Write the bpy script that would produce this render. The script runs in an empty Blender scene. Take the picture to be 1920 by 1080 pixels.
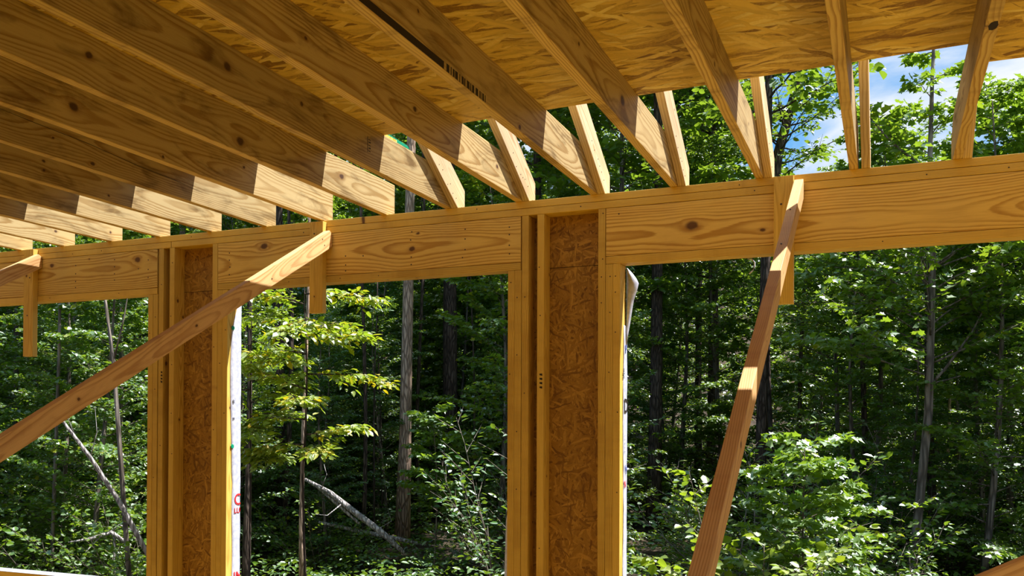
import bpy, bmesh, math, random
import numpy as np
from mathutils import Vector, Matrix

random.seed(7)
RNG = np.random.default_rng(11)
S = bpy.context.scene
COL = S.collection

# ------------------------------------------------------------------ camera
# world: X along the framed wall, Y outwards, Z up; Z = 0 is the top of the wall's top plate
CAM = Vector((-0.2803, -4.3986, -1.1720))
yaw, pitch, roll = 0.3902, 0.0094, -0.0039
ex = Vector((math.cos(yaw), math.sin(yaw), 0))
fy = Vector((-math.sin(yaw), math.cos(yaw), 0))
fwd = fy * math.cos(pitch) + Vector((0, 0, math.sin(pitch)))
ev = -fy * math.sin(pitch) + Vector((0, 0, math.cos(pitch)))
rgt = ex * math.cos(roll) - ev * math.sin(roll)
upv = ex * math.sin(roll) + ev * math.cos(roll)
cam = bpy.data.cameras.new('camera')
cam.sensor_width = 36.0
cam.lens = 1708.5 / 1920 * 36
cam.shift_x = -1.15 / 1920
cam.shift_y = (783.1 - 540) / 1920
cam.clip_end = 500
co = bpy.data.objects.new('camera', cam)
COL.objects.link(co)
mw = Matrix((rgt, upv, -fwd)).transposed().to_4x4()
mw.translation = CAM
co.matrix_world = mw
S.camera = co

# ------------------------------------------------------------------ sun, sky, exposure
SUN = Vector((0.49, 0.21, 1.0)).normalized()
sl = bpy.data.lights.new('sun', 'SUN')
sl.energy = 12.5
sl.angle = math.radians(0.55)
sl.color = (1.0, 0.98, 1.06)
so = bpy.data.objects.new('sun', sl)
COL.objects.link(so)
so.rotation_euler = SUN.to_track_quat('Z', 'Y').to_euler()
so.location = (8, 4, 16)

S.view_settings.view_transform = 'Standard'
S.view_settings.look = 'None'
S.view_settings.gamma = 1.0
S.view_settings.use_curve_mapping = False
S.view_settings.exposure = 0.0
S.cycles.max_bounces = 8
S.cycles.diffuse_bounces = 5
S.cycles.transparent_max_bounces = 4
S.cycles.use_denoising = True

W = bpy.data.worlds.new('sky')
S.world = W
W.use_nodes = True
nt = W.node_tree
nt.nodes.clear()


class NB:
    """small helper to write node maths"""
    def __init__(self, nt): self.nt = nt
    def node(self, t, **kw):
        n = self.nt.nodes.new(t)
        for k, v in kw.items(): setattr(n, k, v)
        return n
    def put(self, sock, v):
        if isinstance(v, bpy.types.NodeSocket): self.nt.links.new(v, sock)
        elif isinstance(v, (tuple, list)) and len(v) == 3 and sock.type == 'RGBA': sock.default_value = (*v, 1)
        else: sock.default_value = v
    def m(self, op, a, b=0.0, c=0.0, clamp=False):
        n = self.node('ShaderNodeMath', operation=op, use_clamp=clamp)
        for i, v in enumerate((a, b, c)): self.put(n.inputs[i], v)
        return n.outputs[0]
    def sep(self, v):
        n = self.node('ShaderNodeSeparateXYZ'); self.put(n.inputs[0], v); return n.outputs
    def comb(self, x, y, z):
        n = self.node('ShaderNodeCombineXYZ')
        for i, v in enumerate((x, y, z)): self.put(n.inputs[i], v)
        return n.outputs[0]
    def noise(self, v, scale=1.0, detail=2.0, rough=0.5, dist=0.0):
        n = self.node('ShaderNodeTexNoise')
        self.put(n.inputs['Vector'], v); self.put(n.inputs['Scale'], scale)
        self.put(n.inputs['Detail'], detail); self.put(n.inputs['Roughness'], rough); self.put(n.inputs['Distortion'], dist)
        return n.outputs[0]
    def ramp(self, x, lo, hi):
        n = self.node('ShaderNodeMapRange', interpolation_type='SMOOTHSTEP')
        self.put(n.inputs[0], x); self.put(n.inputs[1], lo); self.put(n.inputs[2], hi)
        return n.outputs[0]
    def mix(self, f, a, b, mode='MIX'):
        n = self.node('ShaderNodeMix', data_type='RGBA', blend_type=mode)
        self.put(n.inputs[0], f); self.put(n.inputs[6], a); self.put(n.inputs[7], b)
        return n.outputs[2]
    def bump(self, h, strength, dist):
        n = self.node('ShaderNodeBump'); self.put(n.inputs['Strength'], strength)
        self.put(n.inputs['Distance'], dist); self.put(n.inputs['Height'], h)
        return n.outputs[0]


b = NB(nt)
tc = b.node('ShaderNodeTexCoord')
x, y, z = b.sep(tc.outputs['Generated'])
el = b.m('MAXIMUM', z, 0.0)
skyc = b.mix(b.ramp(el, 0.0, 0.55), (0.22, 0.55, 0.88), (0.065, 0.31, 0.78))
den = b.m('ADD', el, 0.25)
cv = b.comb(b.m('DIVIDE', x, den), b.m('DIVIDE', y, den), 0.0)
c1 = b.noise(cv, 1.7, 7.0, 0.55, 0.3)
cf = b.ramp(c1, 0.44, 0.60)
skyc = b.mix(cf, skyc, (0.82, 0.86, 0.90))
bg = b.node('ShaderNodeBackground')
b.put(bg.inputs[0], skyc)
b.put(bg.inputs[1], 1.15)
wo = b.node('ShaderNodeOutputWorld')
nt.links.new(bg.outputs[0], wo.inputs[0])


# ------------------------------------------------------------------ materials
def new_mat(name):
    m = bpy.data.materials.new(name)
    m.use_nodes = True
    m.node_tree.nodes.clear()
    n = NB(m.node_tree)
    out = n.node('ShaderNodeOutputMaterial')
    return m, n, out


def principled(n, out, col, rough=0.6, spec=0.3, normal=None):
    p = n.node('ShaderNodeBsdfPrincipled')
    n.put(p.inputs['Base Color'], col)
    n.put(p.inputs['Roughness'], rough)
    n.put(p.inputs['Specular IOR Level'], spec)
    if normal is not None: n.put(p.inputs['Normal'], normal)
    n.nt.links.new(p.outputs[0], out.inputs[0])
    return p


def wood(name, early, late, stain, stain_amt=0.35, rings=150.0, face_shade=None):
    m, n, out = new_mat(name)
    t = n.node('ShaderNodeTexCoord')
    oi = n.node('ShaderNodeObjectInfo')
    rnd = oi.outputs['Random']
    X, Y, Z = n.sep(t.outputs['Object'])
    # knots: grain flows round them
    psi = Y
    kmask = 0.0
    kr = 0.0
    for i in (1, 2, 3):
        a = n.node('ShaderNodeAttribute', attribute_type='OBJECT', attribute_name='knot_%d' % i)
        kx, ky, krad = n.sep(a.outputs['Vector'])
        jit = n.m('MULTIPLY', n.m('SUBTRACT', n.noise(t.outputs['Object'], 18.0, 2.0), 0.5), 0.03)
        dx = n.m('MULTIPLY', n.m('ADD', n.m('SUBTRACT', X, kx), jit), 0.5)
        dy = n.m('ADD', n.m('SUBTRACT', Y, ky), n.m('MULTIPLY', jit, 0.4))
        d2 = n.m('ADD', n.m('MULTIPLY', dx, dx), n.m('MULTIPLY', dy, dy))
        R2 = n.m('MULTIPLY', krad, krad)
        infl = n.m('DIVIDE', n.m('MULTIPLY', R2, 2.2), n.m('ADD', d2, n.m('ADD', R2, 1e-6)))
        psi = n.m('SUBTRACT', psi, n.m('MULTIPLY', dy, infl))
        dist = n.m('SQRT', n.m('ADD', n.m('MULTIPLY', n.m('MULTIPLY', dx, dx), 2.2), n.m('MULTIPLY', dy, dy)))
        q = n.m('DIVIDE', dist, n.m('ADD', krad, 1e-5))
        core = n.m('SUBTRACT', 1.0, n.ramp(q, 0.45, 1.0))
        on = n.m('GREATER_THAN', krad, 0.0005)
        kmask = n.m('MAXIMUM', kmask, n.m('MULTIPLY', core, on))
        ring = n.m('MULTIPLY', n.m('MULTIPLY', on, n.m('SUBTRACT', 1.0, n.ramp(q, 0.0, 2.2))), 0.55)
        kr = n.m('MAXIMUM', kr, ring)
    ro = n.m('MULTIPLY', rnd, 37.0)
    slow = n.noise(n.comb(n.m('MULTIPLY', X, 0.9), n.m('MULTIPLY', Y, 2.5), ro), 1.0, 2.0)
    slow2 = n.noise(n.comb(n.m('ADD', n.m('MULTIPLY', X, 2.6), 9.0), n.m('MULTIPLY', Y, 6.0), ro), 1.0, 2.0)
    zc = n.m('ADD', n.m('ADD', 0.012, n.m('MULTIPLY', slow, 0.11)), Z)
    yc = n.m('ADD', psi, n.m('MULTIPLY', n.m('SUBTRACT', rnd, 0.5), 0.08))
    yc = n.m('ADD', yc, n.m('MULTIPLY', n.m('SUBTRACT', slow2, 0.5), 0.035))
    rho = n.m('SQRT', n.m('ADD', n.m('MULTIPLY', zc, zc), n.m('MULTIPLY', yc, yc)))
    fib = n.noise(n.comb(n.m('MULTIPLY', X, 7.0), n.m('MULTIPLY', Y, 260.0), n.m('MULTIPLY', Z, 260.0)), 1.0, 3.0, 0.6)
    ph = n.m('FRACT', n.m('ADD', n.m('MULTIPLY', rho, rings), n.m('ADD', n.m('MULTIPLY', fib, 0.35), ro)))
    late_f = n.m('MULTIPLY', n.ramp(ph, 0.35, 0.86), n.m('SUBTRACT', 1.0, n.ramp(ph, 0.90, 1.0)))
    lv = n.noise(n.comb(n.m('MULTIPLY', X, 1.2), n.m('MULTIPLY', rho, 30.0), ro), 1.0, 2.0)
    late_f = n.m('MULTIPLY', late_f, n.ramp(lv, 0.15, 0.6))
    col = n.mix(n.m('MULTIPLY', late_f, 0.9), early, late)
    col = n.mix(n.m('MULTIPLY', n.ramp(fib, 0.35, 0.8), 0.22), col, late)
    tone = n.m('ADD', 0.86, n.m('MULTIPLY', rnd, 0.24))
    col = n.mix(1.0, col, n.comb(tone, tone, tone), 'MULTIPLY')
    st = n.noise(n.comb(n.m('MULTIPLY', X, 3.2), n.m('MULTIPLY', Y, 12.0), n.m('ADD', ro, 5.0)), 1.0, 5.0, 0.62, 0.6)
    col = n.mix(n.m('MULTIPLY', n.ramp(st, 0.47, 0.70), stain_amt), col, stain, 'MULTIPLY')
    col = n.mix(kr, col, (0.36, 0.17, 0.045))
    col = n.mix(n.m('MULTIPLY', kmask, 0.9), col, (0.085, 0.033, 0.012))
    if face_shade:      # shade painted into the broad faces, so narrow edges look lit from below
        half, tint = face_shade
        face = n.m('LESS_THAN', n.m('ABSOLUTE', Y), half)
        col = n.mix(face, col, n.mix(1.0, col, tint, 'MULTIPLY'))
    hgt = n.m('SUBTRACT', n.m('MULTIPLY', fib, 0.4), n.m('MULTIPLY', late_f, 0.5))
    principled(n, out, col, 0.62, 0.25, n.bump(hgt, 0.25, 0.0012))
    return m


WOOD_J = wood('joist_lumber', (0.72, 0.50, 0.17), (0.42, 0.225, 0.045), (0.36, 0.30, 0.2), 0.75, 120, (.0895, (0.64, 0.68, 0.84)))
WOOD_S = wood('stud_lumber', (0.70, 0.46, 0.09), (0.48, 0.27, 0.035), (0.6, 0.5, 0.36), 0.4, 170)
WOOD_H = wood('header_lumber', (0.72, 0.48, 0.115), (0.42, 0.21, 0.028), (0.7, 0.55, 0.4), 0.3, 95)
WOOD_B = wood('brace_lumber', (0.73, 0.46, 0.185), (0.50, 0.26, 0.085), (0.62, 0.46, 0.36), 0.5, 150)
WOOD_R = wood('rafter_lumber', (0.68, 0.50, 0.27), (0.46, 0.28, 0.11), (0.6, 0.5, 0.4), 0.35, 110)


def osb(name, palette, scale, along):
    """oriented strand board: overlapping layers of long flakes"""
    m, n, out = new_mat(name)
    t = n.node('ShaderNodeTexCoord')
    oi = n.node('ShaderNodeObjectInfo')
    X, Y, Z = n.sep(t.outputs['Object'])
    wob = n.noise(t.outputs['Object'], 9.0, 2.0)
    lay = []
    for i, ang in enumerate((0.04, -0.14, 0.24, -0.42, 0.9) if along == 0 else (0.3, -0.5, 1.0, -1.3, 0.0)):
        ang += along
        ca, sa = math.cos(ang), math.sin(ang)
        u = n.m('ADD', n.m('MULTIPLY', X, ca), n.m('MULTIPLY', Y, sa))
        v = n.m('SUBTRACT', n.m('MULTIPLY', Y, ca), n.m('MULTIPLY', X, sa))
        v = n.m('ADD', v, n.m('MULTIPLY', wob, 0.05))
        vec = n.comb(n.m('MULTIPLY', u, 5.0 * scale), n.m('MULTIPLY', v, 38.0 * scale), n.m('ADD', 3.7 * i, n.m('MULTIPLY', oi.outputs['Random'], 50.0)))
        vo = n.node('ShaderNodeTexVoronoi', feature='F1', voronoi_dimensions='3D')
        n.put(vo.inputs['Vector'], vec); n.put(vo.inputs['Scale'], 1.0)
        r, g, bl = n.sep(vo.outputs['Color'])
        edge = n.ramp(vo.outputs['Distance'], 0.3, 0.8)
        lay.append((r, g, edge, v))
    tone = lay[0][0]; ed = lay[0][2]
    for i in (1, 2, 3, 4):
        sel = n.m('GREATER_THAN', lay[i][1], (0, 0.55, 0.70, 0.80, 0.86)[i])
        tone = n.m('ADD', n.m('MULTIPLY', tone, n.m('SUBTRACT', 1.0, sel)), n.m('MULTIPLY', lay[i][0], sel))
        ed = n.m('ADD', n.m('MULTIPLY', ed, n.m('SUBTRACT', 1.0, sel)), n.m('MULTIPLY', lay[i][2], sel))
    fib = n.noise(n.comb(n.m('MULTIPLY', X, 60.0), n.m('MULTIPLY', Y, 60.0), 0.0), 1.0, 4.0, 0.65, 1.5)
    big = n.noise(t.outputs['Object'], 2.2, 3.0)
    f = n.m('ADD', n.m('MULTIPLY', tone, 0.95), n.m('MULTIPLY', n.m('SUBTRACT', fib, 0.5), 0.5))
    f = n.m('ADD', f, n.m('MULTIPLY', n.m('SUBTRACT', big, 0.5), 0.35))
    cr = n.node('ShaderNodeValToRGB')
    els = cr.color_ramp.elements
    els[0].position = 0.0; els[0].color = (*palette[0], 1)
    els[1].position = 1.0; els[1].color = (*palette[-1], 1)
    for k, c in enumerate(palette[1:-1]):
        e = els.new((k + 1) / (len(palette) - 1)); e.color = (*c, 1)
    n.put(cr.inputs[0], f)
    col = n.mix(n.m('MULTIPLY', ed, 0.22 if along == 0 else 0.12), cr.outputs[0], (0.30, 0.22, 0.14), 'MULTIPLY')
    h = n.m('SUBTRACT', tone, n.m('MULTIPLY', ed, 0.6))
    principled(n, out, col, 0.6, 0.3, n.bump(h, 0.35, 0.002))
    return m


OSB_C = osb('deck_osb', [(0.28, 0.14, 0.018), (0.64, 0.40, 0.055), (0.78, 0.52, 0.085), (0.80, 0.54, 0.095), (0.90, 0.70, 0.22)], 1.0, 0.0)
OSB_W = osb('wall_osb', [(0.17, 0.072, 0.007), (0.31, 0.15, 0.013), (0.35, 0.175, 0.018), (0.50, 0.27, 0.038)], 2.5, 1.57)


OSB_F = osb('floor_osb', [(0.28, 0.165, 0.012), (0.42, 0.27, 0.020), (0.50, 0.33, 0.026), (0.56, 0.38, 0.035)], 1.0, 0.0)


def plain(name, col, rough=0.6, spec=0.3, noise_amt=0.0, noise_scale=8.0, col2=None):
    m, n, out = new_mat(name)
    c = col
    if col2:
        t = n.node('ShaderNodeTexCoord')
        f = n.ramp(n.noise(t.outputs['Object'], noise_scale, 5.0, 0.6), 0.35, 0.65)
        c = n.mix(n.m('MULTIPLY', f, noise_amt), col, col2)
    principled(n, out, c, rough, spec)
    return m


WRAP = plain('house_wrap_film', (0.58, 0.59, 0.62), 0.5, 0.3, 0.8, 38.0, (0.38, 0.40, 0.45))
NAIL = plain('nail_steel', (0.045, 0.028, 0.02), 0.5, 0.5)
INK = plain('black_ink', (0.03, 0.022, 0.016), 0.7, 0.2)
RED = plain('red_print', (0.60, 0.03, 0.03), 0.5)
BLUE = plain('blue_print', (0.05, 0.08, 0.30), 0.5)
GREEN = plain('green_plastic', (0.0, 0.25, 0.12), 0.4, 0.5)


def bark(name, c1, c2, c3, sc=1.0):
    m, n, out = new_mat(name)
    t = n.node('ShaderNodeTexCoord')
    X, Y, Z = n.sep(t.outputs['Object'])
    v = n.comb(n.m('MULTIPLY', X, 22 * sc), n.m('MULTIPLY', Y, 22 * sc), n.m('MULTIPLY', Z, 4.0 * sc))
    vo = n.node('ShaderNodeTexVoronoi', feature='DISTANCE_TO_EDGE')
    n.put(vo.inputs['Vector'], v); n.put(vo.inputs['Scale'], 1.0)
    crack = n.m('SUBTRACT', 1.0, n.ramp(vo.outputs['Distance'], 0.0, 0.22))
    ns = n.noise(v, 1.3, 5.0, 0.65)
    big = n.noise(t.outputs['Object'], 1.6, 3.0)
    col = n.mix(n.ramp(ns, 0.3, 0.7), c1, c2)
    col = n.mix(n.m('MULTIPLY', n.ramp(big, 0.5, 0.7), 0.55), col, c3)
    col = n.mix(n.m('MULTIPLY', crack, 0.7), col, tuple(q * 0.25 for q in c1))
    principled(n, out, col, 0.9, 0.1, n.bump(n.m('SUBTRACT', ns, crack), 0.8, 0.02))
    return m


BARK_L = bark('grey_brown_bark', (0.42, 0.28, 0.18), (0.62, 0.44, 0.30), (0.70, 0.56, 0.42))
BARK_D = bark('dark_ridged_bark', (0.060, 0.043, 0.030), (0.13, 0.095, 0.067), (0.19, 0.15, 0.115))
BARK_S = bark('smooth_grey_bark', (0.15, 0.12, 0.085), (0.24, 0.20, 0.15), (0.36, 0.32, 0.26), 0.5)
DEAD = bark('bleached_dead_wood', (0.38, 0.34, 0.29), (0.55, 0.51, 0.45), (0.6, 0.57, 0.52))


def leafmat(name, dark, mid, yellow, yel_amt, trans=0.42):
    m, n, out = new_mat(name)
    a = n.node('ShaderNodeAttribute', attribute_type='GEOMETRY', attribute_name='leaf_tone')
    oi = n.node('ShaderNodeObjectInfo')
    f = a.outputs['Fac']
    col = n.mix(n.ramp(f, 0.0, 0.75), dark, mid)
    yt = n.ramp(n.m('ADD', f, n.m('MULTIPLY', n.m('SUBTRACT', oi.outputs['Random'], 0.5), 0.3)), 1.0 - yel_amt, 1.05)
    col = n.mix(yt, col, yellow)
    d = n.node('ShaderNodeBsdfDiffuse'); n.put(d.inputs[0], col)
    tcol = n.mix(0.6, col, (0.42, 0.60, 0.03))
    tcol = n.mix(yt, tcol, yellow)
    tr = n.node('ShaderNodeBsdfTranslucent'); n.put(tr.inputs[0], tcol)
    mx = n.node('ShaderNodeMixShader'); n.put(mx.inputs[0], trans)
    n.nt.links.new(d.outputs[0], mx.inputs[1]); n.nt.links.new(tr.outputs[0], mx.inputs[2])
    gl = n.node('ShaderNodeBsdfGlossy'); n.put(gl.inputs[0], (1, 1, 1)); n.put(gl.inputs[1], 0.45)
    mg = n.node('ShaderNodeMixShader')
    fr = n.node('ShaderNodeFresnel'); n.put(fr.inputs[0], 1.4)
    n.put(mg.inputs[0], n.m('MULTIPLY', fr.outputs[0], 0.16))
    n.nt.links.new(mx.outputs[0], mg.inputs[1]); n.nt.links.new(gl.outputs[0], mg.inputs[2])
    n.nt.links.new(mg.outputs[0], out.inputs[0])
    return m


LEAF_G = leafmat('green_leaves', (0.028, 0.092, 0.009), (0.095, 0.20, 0.014), (0.30, 0.33, 0.02), 0.14, 0.38)
LEAF_D = leafmat('deep_green_leaves', (0.018, 0.070, 0.014), (0.058, 0.16, 0.020), (0.16, 0.24, 0.02), 0.08, 0.32)
LEAF_Y = leafmat('yellow_green_leaves', (0.13, 0.21, 0.006), (0.28, 0.34, 0.008), (0.60, 0.45, 0.01), 0.30, 0.45)
LEAF_B = leafmat('bright_maple_leaves', (0.055, 0.145, 0.010), (0.125, 0.225, 0.012), (0.36, 0.38, 0.015), 0.16, 0.40)

GROUND = plain('leaf_litter', (0.035, 0.027, 0.017), 0.95, 0.1, 1.0, 3.0, (0.085, 0.062, 0.038))


# ------------------------------------------------------------------ mesh helpers
def meta(o, label=None, cat=None, group=None, kind=None):
    if label: o['label'] = label
    if cat: o['category'] = cat
    if group: o['group'] = group
    if kind: o['kind'] = kind
    return o


def world_of(o):
    m = o.matrix_basis.copy()
    return world_of(o.parent) @ m if o.parent else m


def finish(name, bm, mat, frame, parent=None):
    """bm holds world coordinates; frame is the object's local frame"""
    bm.transform(frame.inverted())
    me = bpy.data.meshes.new(name)
    bm.normal_update()
    bm.to_mesh(me); bm.free()
    me.materials.append(mat)
    o = bpy.data.objects.new(name, me)
    COL.objects.link(o)
    if parent:
        o.parent = parent
        o.matrix_basis = world_of(parent).inverted() @ frame
    else:
        o.matrix_basis = frame
    return o


def frame_of(origin, a, w):
    a = Vector(a).normalized(); w = Vector(w).normalized()
    t = a.cross(w)
    m = Matrix((a, w, t)).transposed().to_4x4()
    m.translation = Vector(origin)
    return m


def prism(poly, ax, lo, hi):
    """polygon (list of 2D points in the two other axes) extruded along axis ax"""
    bm = bmesh.new()
    def P(u, v, w):
        if ax == 0: return (w, u, v)
        if ax == 1: return (u, w, v)
        return (u, v, w)
    a = [bm.verts.new(P(u, v, lo)) for u, v in poly]
    c = [bm.verts.new(P(u, v, hi)) for u, v in poly]
    bm.faces.new(a); bm.faces.new(c[::-1])
    n = len(poly)
    for i in range(n):
        bm.faces.new((a[i], c[i], c[(i + 1) % n], a[(i + 1) % n]))
    bmesh.ops.recalc_face_normals(bm, faces=bm.faces)
    return bm


def ease(bm, r=0.0025):
    bmesh.ops.bevel(bm, geom=[e for e in bm.edges], offset=r, segments=2, profile=0.6, affect='EDGES')
    return bm


def set_knots(o, knots):
    inv = world_of(o).inverted()
    for i in range(3):
        if i < len(knots):
            kx, ky, kz, r = knots[i]
            l = inv @ Vector((kx, ky, kz))
            o['knot_%d' % (i + 1)] = [l.x, l.y, r * 1.35]
        else:
            o['knot_%d' % (i + 1)] = [0.0, 0.0, 0.0]


def rand_knots(o, x0, x1, w, n):
    for i in range(3):
        if i < n:
            o['knot_%d' % (i + 1)] = [random.uniform(x0, x1), random.uniform(-w * .42, w * .42), random.uniform(0.005, 0.014)]
        else:
            o['knot_%d' % (i + 1)] = [0.0, 0.0, 0.0]


def board(name, x0, x1, y0, y1, z0, z1, length, wide, mat, knots=None, parent=None, r=0.0022, nk=2):
    """axis-aligned piece of lumber; length / wide are axis numbers"""
    lo = (x0, y0, z0); hi = (x1, y1, z1)
    bm = bmesh.new()
    bmesh.ops.create_cube(bm, size=1.0)
    for v in bm.verts:
        v.co = Vector([(lo[i] + hi[i]) / 2 + v.co[i] * (hi[i] - lo[i]) for i in range(3)])
    ease(bm, r)
    A = [0, 0, 0]; A[length] = 1
    B = [0, 0, 0]; B[wide] = 1
    c = [(lo[i] + hi[i]) / 2 for i in range(3)]
    o = finish(name, bm, mat, frame_of(c, A, B), parent)
    if knots is not None: set_knots(o, knots)
    else:
        L = (hi[length] - lo[length]) / 2
        rand_knots(o, -L, L, hi[wide] - lo[wide], nk)
    return o


def nails(parent, pts, axis, r=0.0042):
    """round nail heads; axis = outward direction"""
    a = Vector(axis).normalized()
    for p in pts:
        bm = bmesh.new()
        bmesh.ops.create_cone(bm, cap_ends=True, segments=10, radius1=r, radius2=r * 0.8, depth=0.0024)
        q = a.to_track_quat('Z', 'Y').to_matrix().to_4x4()
        q.translation = Vector(p)
        bm.transform(q)
        m = Matrix.Identity(4); m.translation = Vector(p)
        finish('nail', bm, NAIL, m, parent)


# ------------------------------------------------------------------ wall framing
FL = -2.74            # floor level
HB = -0.317           # bottom of headers
JB = -0.357           # bottom of the flat plates under the headers
D = 0.089             # wall depth (2x4)

# top plates
o = board('top_plate', -9.0, 4.0, 0, D, -0.0372, 0, 0, 1, WOOD_S, r=.0032, knots=[(-3.0, 0, 0, 0.008), (-0.5, .02, 0, .007), (-5.0, .05, 0, .007)])
meta(o, 'upper pine top plate running the whole wall, joist ends standing on it', 'plate', 'doubled top plates')
nails(o, [(-0.93, -0.0005, -0.022), (-2.3, -0.0005, -0.018), (-4.22, -0.0005, -0.02), (-5.9, -0.0005, -0.02)], (0, -1, 0), .003)
o = board('top_plate', -9.0, -4.379, 0, D, -0.0755, -0.0388, 0, 1, WOOD_S, r=.0032)
meta(o, 'lower pine top plate left of the butt joint over the left post', 'plate', 'doubled top plates')
nails(o, [(-4.95, -0.0005, -0.055), (-5.2, -0.0005, -0.058), (-6.0, -.0005, -.058)], (0, -1, 0), .003)
o = board('top_plate', -4.376, 4.0, 0, D, -0.0755, -0.0388, 0, 1, WOOD_S, r=.0032)
meta(o, 'long lower pine top plate from the left post joint to the right edge', 'plate', 'doubled top plates')
nails(o, [(-3.4, -.0005, -.057), (-1.72, -.0005, -.055), (-0.86, -.0005, -.056), (-0.12, -.0005, -.055), (.2, -.0005, -.057)], (0, -1, 0), .0035)


def header(x0, x1, knots, label, nailpts):
    h = board('header_beam', x0, x1, 0.0, 0.038, HB, -0.0775, 0, 2, WOOD_H, knots=knots, r=.003)
    meta(h, label, 'beam', 'window headers under the top plate')
    board('back_ply', x0, x1, 0.051, D, HB, -0.077, 0, 2, WOOD_H, parent=h)
    nails(h, nailpts, (0, -1, 0), 0.0045)
    return h


header(-9.0, -4.487, [(-4.647, 0, -0.133, 0.017), (-5.385, 0, -0.123, 0.013), (-5.05, 0, -.1, .004)],
       'wide header beam left of the left post, dark round knot near its end',
       [(-4.838, 0, -.12), (-4.838, 0, -.165), (-4.838, 0, -.21), (-4.838, 0, -.25), (-5.172, 0, -.136), (-5.172, 0, -.19), (-5.172, 0, -.24), (-5.172, 0, -.28),
        (-4.56, 0, -.14), (-4.56, 0, -.2), (-4.56, 0, -.25), (-4.64, 0, -.19)])
header(-4.016, -2.047, [(-2.691, 0, -0.203, 0.012), (-2.655, 0, -0.121, 0.006), (-3.678, 0, -0.118, 0.017)],
       'wide header beam between the two posts, nailed in dark rows of nail heads',
       [(-2.112, 0, -.129), (-2.112, 0, -.168), (-2.112, 0, -.224), (-2.111, 0, -.269), (-2.368, 0, -.12), (-2.368, 0, -.172),
        (-2.368, 0, -.229), (-2.383, 0, -.271), (-2.691, 0, -.109), (-2.698, 0, -.153), (-2.694, 0, -.247), (-2.694, 0, -.288),
        (-3.115, 0, -.213), (-3.114, 0, -.264), (-3.114, 0, -.297), (-3.93, 0, -.14), (-3.93, 0, -.183), (-3.93, 0, -.27), (-3.926, 0, -.225), (-3.0, 0, -.22)])
header(-1.587, 4.0, [(-1.156, 0, -0.198, 0.021), (-0.822, 0, -0.245, 0.008), (1.2, 0, -.2, .012)],
       'long wide header beam right of the middle post, oval knot near its left end', [(-1.52, 0, -.11)])

for x0, x1, lab in ((-9.0, -4.487, 'flat board under the header left of the left post'),
                    (-4.016, -2.047, 'flat board under the header between the two posts'),
                    (-1.587, 4.0, 'flat board under the long header right of the middle post')):
    o = board('header_bottom_plate', x0, x1, 0, D, JB, HB - 0.0015, 0, 1, WOOD_S, r=.003)
    meta(o, lab + ', bright along its lower edge', 'plate', 'flat plates under the headers')
    nails(o, [(x, -.0005, -.337) for x in ((-4.8, -5.4) if x0 < -5 else (-2.9, -3.15, -3.5) if x0 < -2 else (-.3, .4))], (0, -1, 0), .003)


def stud(x0, lab, top=-0.0765, nailz=(), name='wall_stud', cat='stud', grp='full height studs of the posts', kn=None, w=0.0375):
    o = board(name, x0, x0 + w, 0, D, FL + 0.038, top, 2, 1, WOOD_S, nk=3)
    meta(o, lab, cat, grp)
    nails(o, [(x0 + w / 2 + random.uniform(-.008, .008), -.0005, z) for z in nailz], (0, -1, 0), .0035)
    return o


sa = stud(-4.474, 'full height stud in the left post, first from its left beside the header end', nailz=(-.3, -.9, -1.3))
stud(-4.388, 'full height stud in the left post standing left of the strand board strip', nailz=(-.17, -.5, -.8, -1.1, -1.35))
stud(-4.056, 'full height stud in the left post right of the strand board strip', nailz=(-.45, -.7, -1.2))
stud(-2.041, 'full height stud in the middle post just left of the dark gap', nailz=(-.5, -1.0))
sb = stud(-1.955, 'full height stud in the middle post just right of the dark gap', nailz=(-.35, -.6, -1.8))
stud(-1.627, 'full height stud in the middle post right of the strand board strip', nailz=(-.1, -.33, -.42, -.55, -1.1))
J = 'jack studs carrying the headers'
stud(-4.558, 'jack stud on the outer left edge of the left post', JB - 0.001, (-.6, -1.2, -1.7), 'jack_stud', 'stud', J)
stud(-4.518, 'jack stud second from the left edge of the left post', JB - 0.001, (-.5, -.95, -1.5), 'jack_stud', 'stud', J)
stud(-4.017, 'jack stud in the left post, inner one of the right-hand pair', JB - 0.001, (-.8, -1.35), 'jack_stud', 'stud', J)
stud(-3.979, 'jack stud on the right edge of the left post with wrap folded over it', JB - 0.001, (-.6, -1.1), 'jack_stud', 'stud', J)
stud(-2.119, 'jack stud on the left edge of the middle post', JB - 0.001, (-.42, -.9, -1.4), 'jack_stud', 'stud', J)
stud(-2.081, 'jack stud second from the left edge of the middle post', JB - 0.001, (-.5, -.8, -1.2, -1.5), 'jack_stud', 'stud', J)
stud(-1.588, 'jack stud in the middle post, inner one of the right-hand pair', JB - 0.001, (-.42, -.6, -.9), 'jack_stud', 'stud', J)
stud(-1.550, 'jack stud on the right edge of the middle post with wrap folded over it', JB - 0.001, (-.42, -.5, -.7, -1.1, -1.5), 'jack_stud', 'stud', J)


# sheathing strips seen inside the posts
def sheet(name, x0, x1, y0, y1, z0, z1, mat, label, cat, group, kind=None):
    bm = bmesh.new()
    bmesh.ops.create_cube(bm, size=1.0)
    for v in bm.verts:
        v.co = Vector(((x0 + x1) / 2 + v.co.x * (x1 - x0), (y0 + y1) / 2 + v.co.y * (y1 - y0), (z0 + z1) / 2 + v.co.z * (z1 - z0)))
    flat = (z1 - z0) < 0.05
    f = frame_of(((x0 + x1) / 2, (y0 + y1) / 2, (z0 + z1) / 2), (1, 0, 0), (0, 1, 0) if flat else (0, 0, 1))
    o = finish(name, bm, mat, f)
    return meta(o, label, cat, group, kind)


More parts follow.
